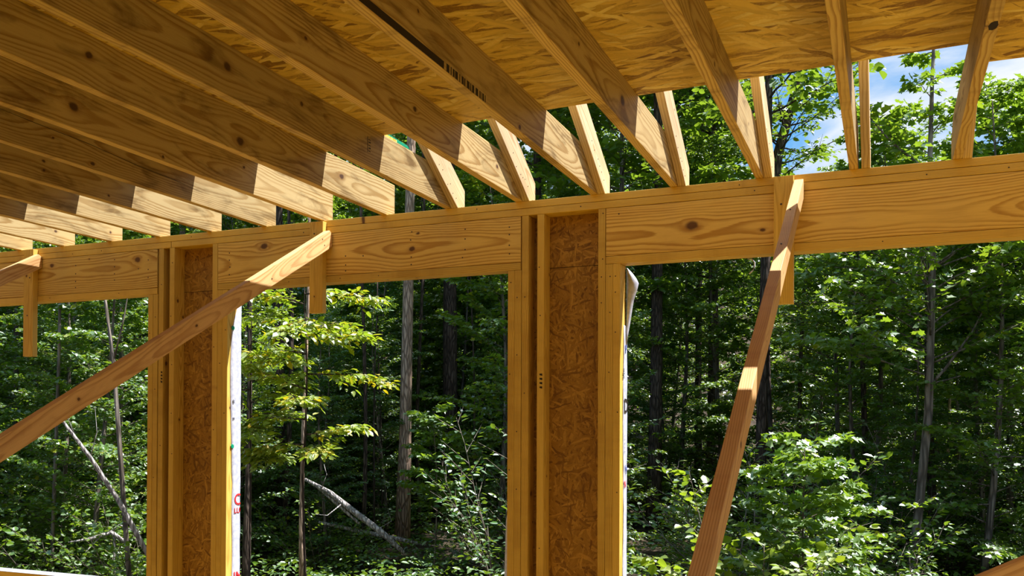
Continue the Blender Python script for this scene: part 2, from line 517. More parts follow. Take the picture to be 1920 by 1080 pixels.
for (x0, x1, nm) in ((-4.558, -3.942, 'left'), (-2.119, -1.512, 'middle')):
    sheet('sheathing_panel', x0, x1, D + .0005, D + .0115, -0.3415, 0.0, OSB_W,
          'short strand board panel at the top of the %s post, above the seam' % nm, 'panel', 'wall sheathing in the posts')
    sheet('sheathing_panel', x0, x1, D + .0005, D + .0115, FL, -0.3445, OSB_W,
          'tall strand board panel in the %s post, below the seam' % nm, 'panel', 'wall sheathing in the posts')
    bm = prism([(x0, D + .0085), (x1, D + .0085), (x1, D + .0115), (x0, D + .0115)], 2, -.3444, -.3416)  # black strip added to paint the shade of the open seam
    meta(finish('seam_shade_strip', bm, INK, Matrix.Translation((x0, D, -.343))), 'added dark strip painting the shade in the seam between the %s post panels' % nm, 'shade_strip', 'added shade strips in the panel seams')
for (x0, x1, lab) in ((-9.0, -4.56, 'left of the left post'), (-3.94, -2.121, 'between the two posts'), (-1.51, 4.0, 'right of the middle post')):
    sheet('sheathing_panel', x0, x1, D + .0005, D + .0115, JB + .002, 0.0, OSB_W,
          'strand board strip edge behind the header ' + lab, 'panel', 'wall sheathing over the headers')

# sills and the low wall under the openings
SZ = -2.166
for (x0, x1, lab) in ((-9.0, -4.559, 'left'), (-3.940, -2.120, 'middle'), (-1.511, 4.0, 'right')):
    o = board('window_sill_plate', x0, x1, 0, D, SZ - 0.040, SZ - .0015, 0, 1, WOOD_S)
    meta(o, 'pine sill plate across the bottom of the %s opening' % lab, 'sill', 'window sill plates')
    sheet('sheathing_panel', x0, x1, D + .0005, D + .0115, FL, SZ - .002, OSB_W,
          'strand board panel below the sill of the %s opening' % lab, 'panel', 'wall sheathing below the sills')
    w = sheet('sill_wrap', x0, x1, -0.002, D + .013, SZ - .001, SZ + .0015, WRAP,
              'white house wrap folded over the sill of the %s opening' % lab, 'house wrap', 'wraps on the sills')
sheet('wall_front', -9.0, 4.0, 0, D, FL, FL + .037, WOOD_S, 'bottom plate of the framed wall', 'plate', None, 'structure')
del o['category']


# ------------------------------------------------------------------ joists
XJ = {18: -6.87, 17: -6.47, 16: -6.07, 15: -5.667, 14: -5.278, 13: -4.864, 12: -4.467, 11: -4.064, 10: -3.66, 9: -3.26, 8: -2.85,
      7: -2.452, 6: -2.04, 5: -1.632, 4: -1.225, 3: -0.818, 2: -0.402, 1: 0.021, 0: 0.44, -1: 0.845}
KN = {7: [(-1.80, .103, .015), (-1.357, .116, .009), (-3.1, .08, .01)], 8: [(-1.239, .046, .018), (-2.037, .115, .011), (-.454, .095, .012)],
      9: [(-1.736, .086, .017), (-1.255, .02, .006), (-.7, .12, .006)], 6: [(-1.167, .103, .010), (-1.916, .093, .006), (-.332, .094, .009)],
      5: [(-1.047, .018, .009), (-1.9, .12, .006), (-2.6, .09, .01)], 4: [(-1.0, .085, .020), (-1.54, .094, .006), (-2.3, .06, .01)],
      11: [(-1.189, .105, .007), (-1.19, .06, .006), (-.793, .03, .006)], 12: [(-.409, .13, .006), (-.847, .12, .005), (-1.6, .1, .01)],
      1: [(-1.425, .010, .010), (-.6, .09, .01), (-2.0, .1, .01)], 3: [(-1.315, .05, .008), (-2.0, .12, .01), (-.5, .1, .006)]}
JLAB = {1: 'rightmost ceiling joist in view, twisted, with a dark knot hole at its lower edge',
        2: 'ceiling joist seen almost end-on, first left of the knot-holed joist',
        3: 'ceiling joist ending just left of the right-hand cleat and brace',
        4: 'ceiling joist with the big ragged knot near its sunlit end',
        5: 'ceiling joist carrying the black barcode stripe along its lower edge',
        6: 'ceiling joist directly left of the joist with the black stripe',
        7: 'ceiling joist with a small ink stamp, leftmost one that has a rafter beside it',
        8: 'ceiling joist with square cut end, first left of the last rafter',
        9: 'square cut ceiling joist ending above the middle cleat, black round knot on its face',
        10: 'square cut ceiling joist, second left of the first rafterless one, long crack in its face',
        11: 'square cut ceiling joist with three stacked dark knots on its face',
        12: 'square cut ceiling joist standing above the left post',
        13: 'square cut ceiling joist standing just left of the left post',
        14: 'square cut ceiling joist third from the left picture edge at the plate',
        15: 'square cut ceiling joist just above the far left cleat',
        16: 'ceiling joist cut by the left picture edge, left of the far left cleat',
        17: 'ceiling joist at the left picture edge behind the others, second outermost',
        18: 'outermost ceiling joist at the far left end of the ceiling',
        0: 'ceiling joist beyond the right picture edge, nearest one', -1: 'ceiling joist furthest beyond the right picture edge'}
YB = -5.5
HJ = 0.184
SL = 0.625
for k, xr in XJ.items():
    if k <= 7:
        poly = [(YB, 0), (D, 0), (D, 0.165 - SL * D - .004), ((0.161 - HJ) / SL, HJ), (YB, HJ)]
    else:
        poly = [(YB, 0), (D, 0), (D, HJ), (YB, HJ)]
    bm = prism(poly, 0, xr - .038, xr)
    # a little crook and twist so the boards are not ruler straight
    bmesh.ops.bisect_plane(bm, geom=bm.verts[:] + bm.edges[:] + bm.faces[:], plane_co=(0, -1.2, 0), plane_no=(0, 1, 0))
    bmesh.ops.bisect_plane(bm, geom=bm.verts[:] + bm.edges[:] + bm.faces[:], plane_co=(0, -2.8, 0), plane_no=(0, 1, 0))
    bmesh.ops.bevel(bm, geom=[e for e in bm.edges if len(e.link_faces) == 2 and e.calc_face_angle(0) > .3], offset=.0028, segments=2, profile=.6, affect='EDGES')
    fr = frame_of((xr - .019, (YB + D) / 2, HJ / 2), (0, 1, 0), (0, 0, 1))
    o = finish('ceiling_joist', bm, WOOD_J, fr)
    meta(o, JLAB[k], 'joist', 'ceiling joists on the wall plate')
    if k in KN: set_knots(o, [(xr, a, c, r) for a, c, r in KN[k]])
    else: rand_knots(o, 1.0, 2.8, HJ, 3)
    if k == 5:
        # ink stripe turning into a bar code
        bm = prism([(-3.2, .004), (-1.72, .004), (-1.72, .029), (-3.2, .029)], 0, xr - .001, xr + .0006)
        s = finish('ink_stripe', bm, INK, fr, o); s['label'] = 'black printed stripe'
        yy = -1.70
        for w in (.02, .006, .012, .02, .005, .014, .008, .02, .006, .016, .02, .008, .004, .012, .006):
            bm = prism([(yy, .004), (yy + w, .004), (yy + w, .03), (yy, .03)], 0, xr - .001, xr + .0006)
            finish('ink_bar', bm, INK, fr, o)['label'] = 'black printed bar'
            yy += w + random.uniform(.004, .014)
    if k == 1:
        rk = random.Random(4)
        pts = [(.006 + .0135 * math.cos(t * .785) * rk.uniform(.8, 1.15), -1.425 + .036 * math.sin(t * .785) * rk.uniform(.8, 1.15)) for t in range(8)]
        pts = [(min(p, xr - .0005), q) for p, q in pts]
        bm = prism(pts, 2, -.0007, .002)
        finish('knot_hole', bm, INK, fr, o)['label'] = 'dark hollow knot'
    if k == 7:
        for j in range(5):
            z0 = .07 + j * .013
            bm = prism([(-.845, z0), (-.828, z0), (-.828, z0 + .003 + .004 * (j % 2)), (-.845, z0 + .004)], 0, xr - .001, xr + .0006)
            finish('stamp_mark', bm, INK, fr, o)
        bm = prism([(-.855, .065), (-.851, .065), (-.851, .135), (-.855, .135)], 0, xr - .001, xr + .0006)
        finish('stamp_mark', bm, INK, fr, o)
    if k == 10:
        pts = [(-1.9, .135), (-1.6, .12), (-1.3, .112), (-1.0, .09), (-.75, .082), (-.55, .068)]
        poly = [(a, c) for a, c in pts] + [(a, c + .0025) for a, c in pts[::-1][1:-1]]
        bm = prism(poly, 0, xr - .001, xr + .0004)
        finish('drying_crack', bm, INK, fr, o)

# ------------------------------------------------------------------ rafters
RLAB = {1: 'rafter foot behind the knot-holed rightmost joist', 2: 'rafter seen edge-on beside the end-on joist',
        3: 'rafter standing next to the right-hand cleat', 4: 'rafter beside the joist with the big ragged knot',
        5: 'pale rafter beside the barcode-striped joist, third from the left', 6: 'short looking rafter, second from the left',
        7: 'leftmost rafter, its sunlit side pinkish and dotted with nail holes', 0: 'rafter beyond the right picture edge, nearest one',
        -1: 'rafter furthest beyond the right picture edge'}
for k, lab in RLAB.items():
    x0 = XJ[k] + .001 + (.012 if k == 2 else 0)
    L = 2.9
    poly = [(0, 0), (D, 0), (D, 0.165 - SL * D), (-L, 0.165 + SL * L), (-L, SL * L)]
    bm = ease(prism(poly, 0, x0, x0 + .038), .0025)
    a = Vector((0, -1, SL)).normalized()
    o = finish('roof_rafter', bm, WOOD_R, frame_of((x0 + .019, -L / 2, SL * L / 2 + .08), a, (0, a.z, -a.y)))
    meta(o, lab, 'rafter', 'roof rafters rising from the plate')
    rand_knots(o, -1.6, 1.0, .13, 1)
    rr = random.Random(k)
    nails(o, [(x0 + .0385, -.02 - t, .03 + SL * t + rr.uniform(0, .05)) for t in (.0, .04, .07, .1, .16, .2)] +
          [(x0 + .0385, D - .012 - .014 * i, .012) for i in range(3)], (1, 0, 0), .0028)

# ------------------------------------------------------------------ attic deck sheets (ceiling seen from below)
T = 0.011
def deck(x0, x1, ya0, ya1, yb, label, notch=None):
    right = [(x1, yb), (x1, notch[1]), (x1 - notch[0], notch[1]), (x1 - notch[0], notch[2]), (x1, notch[2]), (x1, ya1)] if notch else [(x1, yb), (x1, ya1)]
    bm = prism([(x0, yb)] + right + [(x0, ya0)], 2, HJ + .0005, HJ + .0005 + T)
    o = finish('deck_panel', bm, OSB_C, frame_of(((x0 + x1) / 2, (ya0 + yb) / 2, HJ), (1, 0, 0), (0, 1, 0)))
    meta(o, label, 'panel', 'strand board sheets of the attic deck')
    return o


deck(-2.4535, -0.004, -.705, -.822, -1.690, 'strand board sheet overhead whose edge stands out against the trees right of centre', (.11, -1.475, -1.375))  # notch added out of view so a sun patch falls on the right brace
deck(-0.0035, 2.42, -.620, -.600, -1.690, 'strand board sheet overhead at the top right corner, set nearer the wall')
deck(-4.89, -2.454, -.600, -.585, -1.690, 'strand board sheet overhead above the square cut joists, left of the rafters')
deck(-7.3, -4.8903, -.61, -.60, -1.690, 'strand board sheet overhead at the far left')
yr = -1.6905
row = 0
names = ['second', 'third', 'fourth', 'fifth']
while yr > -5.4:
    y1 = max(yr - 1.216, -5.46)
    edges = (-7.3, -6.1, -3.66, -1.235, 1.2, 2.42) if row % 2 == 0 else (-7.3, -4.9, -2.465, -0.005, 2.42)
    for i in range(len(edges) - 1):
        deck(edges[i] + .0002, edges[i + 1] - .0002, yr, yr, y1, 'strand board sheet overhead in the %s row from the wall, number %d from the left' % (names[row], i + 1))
    yr = y1 - .0004
    row += 1

# ------------------------------------------------------------------ floor of the house
bm = prism([(-9.0, -12.0), (5.0, -12.0), (5.0, D + .011), (-9.0, D + .011)], 2, FL - .03, FL)
f = finish('floor', bm, OSB_F, frame_of((-2, -6, FL), (1, 0, 0), (0, 1, 0)))
meta(f, kind='structure')


# unseen walls added behind and beside the camera to keep blue skylight out
for nm, x0, x1, y0, y1 in (('blocker_wall_back', -9.0, 5.0, -9.55, -9.5), ('blocker_wall_left', -9.05, -9.0, -9.5, D), ('blocker_wall_right', 5.0, 5.05, -9.5, D)):
    w_ = sheet(nm, x0, x1, y0, y1, FL, 0.0, OSB_W, None, None, None, 'structure')


# ------------------------------------------------------------------ cleats and braces
def cleat(x0, x1, zb, zt, lab, nl):
    o = board('vertical_cleat', x0, x1, -.0385, -.0005, zb, zt, 2, 0, WOOD_S, nk=1)
    meta(o, lab, 'cleat', 'short vertical blocks nailed over the header')
    nails(o, nl, (0, -1, 0), .005)


cleat(-5.596, -5.509, -0.722, -0.012, 'short vertical 2x4 block hanging below the header at the far left', [(-5.54, -.0395, -.2), (-5.56, -.0395, -.45)])
cleat(-3.331, -3.242, -0.532, -0.012, 'short vertical 2x4 block hanging below the header between the posts', [(-3.3, -.0395, -.08)])
cleat(-0.768, -0.680, -0.602, -0.010, 'short vertical 2x4 block on the long right-hand header', [(-.735, -.0395, -.14)])


def brace(x0, x1, z0, s, ybot, label, th=0.102, dz=0.0):
    # runs down and inwards, square to the wall; z0 = top edge height at the wall face
    yb2 = ybot
    poly = [(-.004, z0 - .004 * s - .03), (-.03, z0 - .03 * s), (yb2, z0 + s * yb2), (yb2 - .06, z0 + s * yb2 - th), (-.004, z0 - .004 * s - th)]
    bm = ease(prism(poly, 0, x0, x1), .003)
    a = Vector((0, 1, s)).normalized()
    o = finish('diagonal_brace', bm, WOOD_B, frame_of(((x0 + x1) / 2, ybot / 2, z0 + s * ybot / 2 - th / 2), a, (0, -a.z, a.y)))
    meta(o, label, 'brace', 'long diagonal wall braces')
    return o


o = brace(-3.240, -3.202, -.05, .560, -4.6, 'long diagonal 2x4 brace crossing in front of the left post, upper end in bright sun', .105)
set_knots(o, [(-3.2, -1.1, -.72, .006), (-3.2, -1.75, -1.07, .006), (-3.2, -2.2, -1.33, .004)])
nails(o, [(-3.2015, -.08, -.16), (-3.2015, -.1, -.13), (-3.2015, -.55, -.42)], (1, 0, 0), .004)
o = brace(-.678, -.637, -.012, .605, -4.3, 'steep looking diagonal 2x4 brace on the right with jagged sun patches', .098)
set_knots(o, [(-.64, -1.95, -1.22, .009), (-.64, -.9, -.6, .003), (-.64, -1.4, -.9, .003)])
nails(o, [(-.66, -.40, -.2505), (-.66, -.75, -.462)], (0, -.5, .86), .004)
o = brace(-5.507, -5.469, -.03, .56, -4.6, 'diagonal 2x4 brace whose top end shows at the far left edge', .102)
rand_knots(o, 1, 2, .08, 2)

# diagonal board at the lower right corner, close to the camera
A0 = Vector((-.30, -2.42, FL + .25)); A1 = Vector((1.9, -2.42, -0.30))
a = Vector((1, 0, .53)).normalized()
wv = Vector((-a.z, 0, a.x))
p0 = Vector((-.11, -2.4, -1.461)) - a * 2.2
bm = bmesh.new()
bmesh.ops.create_cube(bm, size=1.0)
fr = frame_of(p0 + a * 2.6 - wv * .0445 + Vector((0, .019, 0)), a, wv)
for v in bm.verts: v.co = fr @ Vector((v.co.x * 5.2, v.co.y * .089, v.co.z * .038))
ease(bm, .003)
o = finish('diagonal_brace', bm, WOOD_B, fr)
meta(o, 'orange 2x4 board slanting up across the lower right corner, near the camera', 'brace', 'long diagonal wall braces')
rand_knots(o, 1, 2, .08, 0)


# ------------------------------------------------------------------ house wrap
def wrapsheet(name, rows, label, group, thick=.0012, parent=None, amp=.003, seed=0, normal=(1, 0, 0)):
    """rows: list of rows of 3D points; becomes a thin rippled film"""
    r = random.Random(seed)
    bm = bmesh.new()
    nrm = Vector(normal)
    front = []; back = []
    for row in rows:
        fr_ = []; bk = []
        for p in row:
            q = Vector(p) + nrm * r.uniform(0, amp)
            fr_.append(bm.verts.new(q)); bk.append(bm.verts.new(q - nrm * thick))
        front.append(fr_); back.append(bk)
    R, C_ = len(rows), len(rows[0])
    for i in range(R - 1):
        for j in range(C_ - 1):
            bm.faces.new((front[i][j], front[i][j + 1], front[i + 1][j + 1], front[i + 1][j]))
            bm.faces.new((back[i][j], back[i + 1][j], back[i + 1][j + 1], back[i][j + 1]))
    ring = [(0, j) for j in range(C_)] + [(i, C_ - 1) for i in range(1, R)] + [(R - 1, j) for j in range(C_ - 2, -1, -1)] + [(i, 0) for i in range(R - 2, 0, -1)]
    for k in range(len(ring)):
        i, j = ring[k]; i2, j2 = ring[(k + 1) % len(ring)]
        bm.faces.new((front[i][j], back[i][j], back[i2][j2], front[i2][j2]))
    bmesh.ops.recalc_face_normals(bm, faces=bm.faces)
    for f_ in bm.faces: f_.smooth = True
    m = Matrix.Identity(4); m.translation = Vector(rows[0][0])
    o = finish(name, bm, WRAP, m, parent)
    if label: meta(o, label, 'house wrap', group)
    return o


def text_mesh(body, size, mat, parent, org, xdir, ydir, ymax=None, label=None):
    c = bpy.data.curves.new('lettering', 'FONT')
    c.body = body; c.size = size; c.extrude = .0004; c.offset = size * .012
    tmp = bpy.data.objects.new('lettering', c)
    me = bpy.data.meshes.new_from_object(tmp)
    bm = bmesh.new(); bm.from_mesh(me)
    xd = Vector(xdir).normalized(); yd = Vector(ydir).normalized(); zd = xd.cross(yd)
    m = Matrix((xd, yd, zd)).transposed().to_4x4(); m.translation = Vector(org)
    bm.transform(m)
    if ymax is not None:
        g = bm.verts[:] + bm.edges[:] + bm.faces[:]
        bmesh.ops.bisect_plane(bm, geom=g, plane_co=(0, ymax, 0), plane_no=(0, 1, 0), clear_outer=True)
    fr = Matrix.Identity(4); fr.translation = Vector(org)
    o = finish('lettering', bm, mat, fr, parent)
    if label: o['label'] = label
    bpy.data.objects.remove(tmp); bpy.data.curves.remove(c); bpy.data.meshes.remove(me)
    return o


XL = -3.9405
rows = []
zs = np.linspace(-.40, SZ + .012, 26)
for z_ in zs:
    if z_ > -.62: y0 = .105 - (-.40 - z_) / .22 * .075
    elif z_ > -1.5: y0 = .030 + .004 * math.sin(z_ * 9) + max(0, (-1.15 - z_)) * .05
    else: y0 = .05 + .004 * math.sin(z_ * 12)
    rows.append([(XL, y0 + (.124 - y0) * t, z_) for t in (0, .33, .66, 1)])
wl = wrapsheet('house_wrap', rows, 'white printed house wrap folded over the right side of the left post', 'house wraps at the posts', seed=3)
for zc in (-.585, -1.30):
    bm = bmesh.new()
    bmesh.ops.create_cone(bm, cap_ends=True, segments=20, radius1=.0135, radius2=.012, depth=.004)
    m = Vector((1, 0, 0)).to_track_quat('Z', 'Y').to_matrix().to_4x4(); m.translation = Vector((XL + .005, .045, zc))
    bm.transform(m)
    mm = Matrix.Identity(4); mm.translation = Vector((XL, .045, zc))
    finish('cap_nail', bm, GREEN, mm, wl)['label'] = 'round green plastic cap nail'
text_mesh('C', .095, RED, wl, (XL + .0044, .066, -1.655), (0, 1, 0), (0, 0, 1), .122)
text_mesh('LU', .046, RED, wl, (XL + .0044, .066, -1.705), (0, 1, 0), (0, 0, 1), .122)
text_mesh('IM', .085, RED, wl, (XL + .0044, .062, -2.12), (0, 1, 0), (0, 0, 1), .122)
text_mesh('B', .03, INK, wl, (XL + .0044, .045, -1.04), (0, 1, 0), (0, 0, 1))
text_mesh('20', .02, INK, wl, (XL + .0044, .045, -1.14), (0, 1, 0), (0, 0, 1))

XR = -1.5115
rows = []
for z_ in np.linspace(-.66, SZ + .012, 22):
    y0 = .056 + .006 * math.sin(z_ * 7)
    rows.append([(XR, y0 + (.128 - y0) * t, z_) for t in (0, .33, .66, 1)])
wr = wrapsheet('house_wrap', rows, 'narrow white house wrap with blue and black print on the middle post right side', 'house wraps at the posts', seed=5)
text_mesh('P', .06, BLUE, wr, (XR + .0044, .08, -.80), (0, 1, 0), (0, 0, 1), .127)
text_mesh('INC', .03, INK, wr, (XR + .0044, .065, -.93), (0, 0, 1), (0, -1, 0))
text_mesh('D', .10, INK, wr, (XR + .0044, .062, -1.10), (0, 1, 0), (0, 0, 1), .127)
text_mesh('ly', .05, BLUE, wr, (XR + .0044, .085, -1.40), (0, 1, 0), (0, 0, 1), .127)
text_mesh('N', .05, RED, wr, (XR + .0044, .062, -1.48), (0, 1, 0), (0, 0, 1), .127)
for i in range(5):
    text_mesh('- - -', .012, BLUE, wr, (XR + .0044, .07, -1.22 - i * .02), (0, 1, 0), (0, 0, 1), .127)
# loose flap at the top of it
rows = []
for z_, w in ((-.365, .006), (-.39, .030), (-.42, .052), (-.445, .064), (-.48, .055), (-.53, .038), (-.58, .030), (-.63, .022), (-.70, .010), (-.76, .002)):
    rows.append([(XR + .001 + w * t, .112 - .02 * t * (1 - t) * 4, z_) for t in (0, .33, .66, 1)])
wrapsheet('wrap_flap', rows, None, None, parent=wr, amp=.002, seed=8, normal=(0, 1, 0))['label'] = 'loose wrap corner bulging into the opening'
# left edge of the middle post
rows = []
for z_ in np.linspace(-.62, SZ + .012, 20):
    w = .030 + .010 * math.sin((z_ + .6) * 3.1) + (.012 if z_ < -1.6 else 0)
    w *= min(1, (-.60 - z_) * 3 + .1)
    rows.append([(-2.1205 - w * 1.25 * t, .128 - .004 * t, z_) for t in (0, .5, 1)])
wrapsheet('house_wrap', rows, 'thin sliver of house wrap bulging past the left edge of the middle post', 'house wraps at the posts', seed=9, normal=(0, 1, 0), amp=.002)
# curled scrap hanging under the right header
def tube(pts, rad, seg=6, bm=None, cap=True):
    bm = bm or bmesh.new()
    rings = []
    n = len(pts)
    for i, p in enumerate(pts):
        p = Vector(p)
        d = (Vector(pts[min(i + 1, n - 1)]) - Vector(pts[max(i - 1, 0)])).normalized()
        u = d.cross(Vector((0, 0, 1)) if abs(d.z) < .95 else Vector((1, 0, 0))).normalized()
        w = d.cross(u)
        r = rad[i] if isinstance(rad, (list, tuple)) else rad
        rings.append([bm.verts.new(p + (u * math.cos(2 * math.pi * j / seg) + w * math.sin(2 * math.pi * j / seg)) * r) for j in range(seg)])
    for i in range(n - 1):
        for j in range(seg):
            bm.faces.new((rings[i][j], rings[i][(j + 1) % seg], rings[i + 1][(j + 1) % seg], rings[i + 1][j]))
    if cap:
        bm.faces.new(rings[0][::-1]); bm.faces.new(rings[-1])
    for f_ in bm.faces: f_.smooth = True
    return bm


pts = [(-.905, .10, -.358), (-.885, .10, -.362), (-.872, .10, -.378), (-.872, .10, -.398), (-.882, .10, -.418), (-.898, .10, -.432)]
o = finish('wrap_scrap', tube(pts, .0035), WRAP, Matrix.Translation(pts[0]))
meta(o, 'small curled white scrap hanging under the right header left of the brace', 'scrap')
# green strap on the joist
bm = prism([(-2.60, -.56), (-2.47, -.56), (-2.47, -.50), (-2.60, -.50)], 2, HJ - .02, HJ + .012)
bm = prism([(-.66, HJ + .001), (-.46, HJ + .001), (-.46, HJ + .018), (-.66, HJ + .02)], 0, -2.488, -2.456)
o = finish('green_strap', ease(bm, .003), GREEN, Matrix.Translation((-2.47, -.5, HJ)))
meta(o, 'small green plastic strap lying on top of the leftmost raftered joist', 'strap')

# grade stamps on the studs
for (xx, yy, zz, px_) in ((-1.915, .03, -.915, 0), ):
    for j in range(4):
        bm = prism([(-1.940, -.90 - j * .022), (-1.925, -.90 - j * .022), (-1.925, -.912 - j * .022), (-1.940, -.908 - j * .022)], 1, -.0008, .001)
        finish('stamp_mark', bm, INK, Matrix.Translation((-1.93, 0, -.9 - j * .022)), sb)

for j in range(4):
    bm = prism([(-4.452, -.84 - j * .02), (-4.440, -.84 - j * .02), (-4.440, -.852 - j * .02), (-4.452, -.849 - j * .02)], 1, -.0008, .001)
    finish('stamp_mark', bm, INK, Matrix.Translation((-4.445, 0, -.84 - j * .02)), sa)

# ------------------------------------------------------------------ ground outside
GZ = -3.3
def ground_z(x, y):
    d = math.hypot(x - CAM.x, y - CAM.y)
    base = GZ + max(0, d - 14) * .035 + max(0, d - 30) * .12 + max(0, d - 55) * .25
    return base + .12 * math.sin(x * .7 + 1) * math.cos(y * .55) + .06 * math.sin(x * 2.1) * math.sin(y * 1.7)


gx = np.linspace(-100, 60, 121); gy = np.linspace(D + .03, 110, 84)
verts = [(float(a), float(c), ground_z(a, c)) for c in gy for a in gx]
nx = len(gx)
faces = [(j * nx + i, j * nx + i + 1, (j + 1) * nx + i + 1, (j + 1) * nx + i) for j in range(len(gy) - 1) for i in range(nx - 1)]
me = bpy.data.meshes.new('ground'); me.from_pydata(verts, [], faces); me.materials.append(GROUND)
for p in me.polygons: p.use_smooth = True
o = bpy.data.objects.new('ground', me); COL.objects.link(o); meta(o, kind='structure')


# ------------------------------------------------------------------ leaves and branches
OUT = np.array([[0, 0], [.16, .30], [.45, .46], [.74, .30], [1, 0], [.74, -.30], [.45, -.46], [.16, -.30]])
OUT_OVAL = np.array([[0, 0], [.22, .22], [.62, .24], [1, 0], [.62, -.24], [.22, -.22]])
OUT_LOBE = np.array([[0, 0], [.12, .42], [.42, .30], [.56, .52], [.70, .18], [1, 0], [.70, -.18], [.56, -.52], [.42, -.30], [.12, -.42]])


def leaf_mesh(name, base, axis, normal, size, tone, outline, mat):
    """every leaf a folded polygon pair: half blades meet at the midrib"""
    n = len(base)
    axis = axis / np.linalg.norm(axis, axis=1, keepdims=True)
    side = np.cross(normal, axis); side /= np.linalg.norm(side, axis=1, keepdims=True) + 1e-9
    nrm = np.cross(axis, side)
    half = len(outline) // 2
    k = len(outline)
    u = outline[:, 0][None, :, None]; v = outline[:, 1][None, :, None]
    s = size[:, None, None]
    fold = .22 * np.abs(v) - .18 * u * u
    P = base[:, None, :] + s * (u * axis[:, None, :] + v * side[:, None, :] + fold * nrm[:, None, :])
    P = P.reshape(-1, 3)
    # two faces: (0..half) and (half..k,0)
    a = list(range(0, half + 1)); c = list(range(half, k)) + [0]
    la, lc = len(a), len(c)
    loops = np.concatenate([np.arange(n)[:, None] * k + np.array(a)[None, :], np.arange(n)[:, None] * k + np.array(c)[None, :]], axis=1).reshape(-1)
    starts = (np.arange(n)[:, None] * (la + lc) + np.array([0, la])[None, :]).reshape(-1)
    me = bpy.data.meshes.new(name)
    me.vertices.add(len(P)); me.vertices.foreach_set('co', P.astype(np.float32).ravel())
    me.loops.add(len(loops)); me.loops.foreach_set('vertex_index', loops.astype(np.int32))
    me.polygons.add(2 * n); me.polygons.foreach_set('loop_start', starts.astype(np.int32))
    me.update(calc_edges=True)
    at = me.attributes.new('leaf_tone', 'FLOAT', 'POINT')
    at.data.foreach_set('value', np.repeat(tone, k).astype(np.float32))
    me.materials.append(mat)
    return me


def nrmz(v):
    return v / (np.linalg.norm(v) + 1e-9)


class Plant:
    def __init__(self, seed):
        self.r = np.random.default_rng(seed)
        self.bm = bmesh.new()
        self.B = []; self.A = []; self.N = []; self.S = []; self.T = []

    def twig(self, p, d, L, n, size, tilt=.45, droop=.15, clus=0.0):
        r = self.r
        t = (np.arange(n) + r.uniform(.2, .9, n)) / n
        side = nrmz(np.cross(d, [0, 0, 1]))
        sg = np.where(np.arange(n) % 2 == 0, 1.0, -1.0)[:, None]
        base = p + np.outer(t * L, d) + np.outer(-(t ** 2) * L * droop, [0, 0, 1])
        ax = d[None, :] * .75 + side[None, :] * sg * .75 + r.normal(0, .28, (n, 3)) + np.array([0, 0, -.18])
        nm = np.array([0, 0, 1.0])[None, :] + r.normal(0, tilt, (n, 3))
        base = base + r.normal(0, .012, (n, 3)) + side[None, :] * sg * .02
        self.B.append(base); self.A.append(ax); self.N.append(nm)
        self.S.append(size * r.uniform(.6, 1.25, n)); self.T.append(r.uniform(0, 1, n) * .75 + r.uniform(0, .25))

    def limb(self, p, d, L, r0, ntw, nlf, size, twl=.4, up=.0, start=.2, tubes=True, droop=.12, tilt=.45):
        """a branch that carries twigs to both sides in a flat spray"""
        r = self.r
        pts = [p.copy()]
        q = p.copy(); dd = d.copy()
        K = 6
        for i in range(K):
            dd = nrmz(dd + np.array([0, 0, up]) + r.normal(0, .09, 3))
            q = q + dd * L / K
            pts.append(q.copy())
        if tubes:
            tube([tuple(a) for a in pts], [r0 * (1 - .85 * i / K) for i in range(K + 1)], 5, self.bm)
        for j in range(ntw):
            t = start + (1 - start) * (j + r.uniform(0, .8)) / ntw
            t = min(t, .995)
            i = int(t * K); f = t * K - i
            a = pts[i] * (1 - f) + pts[i + 1] * f
            dirn = nrmz(pts[i + 1] - pts[i])
            sd = nrmz(np.cross(dirn, [0, 0, 1])) * (1 if j % 2 else -1)
            td = nrmz(dirn * r.uniform(.35, 1.0) + sd * r.uniform(.5, 1.0) + np.array([0, 0, r.normal(.03, .16)]))
            tl = twl * (1.15 - .6 * t) * r.uniform(.6, 1.3)
            if tubes and r0 > .008:
                tube([tuple(a), tuple(a + td * tl)], [min(.005, r0 * .4), .0018], 3, self.bm, cap=False)
            self.twig(a, td, tl, nlf, size, tilt, droop)
        return pts

    def foliage(self, name, mat, outline):
        return leaf_mesh(name, np.concatenate(self.B), np.concatenate(self.A), np.concatenate(self.N), np.concatenate(self.S), np.concatenate(self.T), outline, mat)

    def wood_mesh(self, name, mat):
        me = bpy.data.meshes.new(name)
        self.bm.to_mesh(me); self.bm.free(); me.materials.append(mat)
        for p in me.polygons: p.use_smooth = True
        return me


def trunk_pts(r, H, wob, lean=(0, 0), K=9):
    pts = []
    ph = r.uniform(0, 6.28, 2)
    for i in range(K + 1):
        t = i / K
        pts.append(np.array([lean[0] * t * H + wob * math.sin(ph[0] + t * 4) * t ** .5 - wob * math.sin(ph[0]) * 0, lean[1] * t * H + wob * math.cos(ph[1] + t * 3.3) * t ** .5, t * H]))
    return pts


def along(pts, t):
    K = len(pts) - 1
    i = min(int(t * K), K - 1); f = t * K - i
    return pts[i] * (1 - f) + pts[i + 1] * f


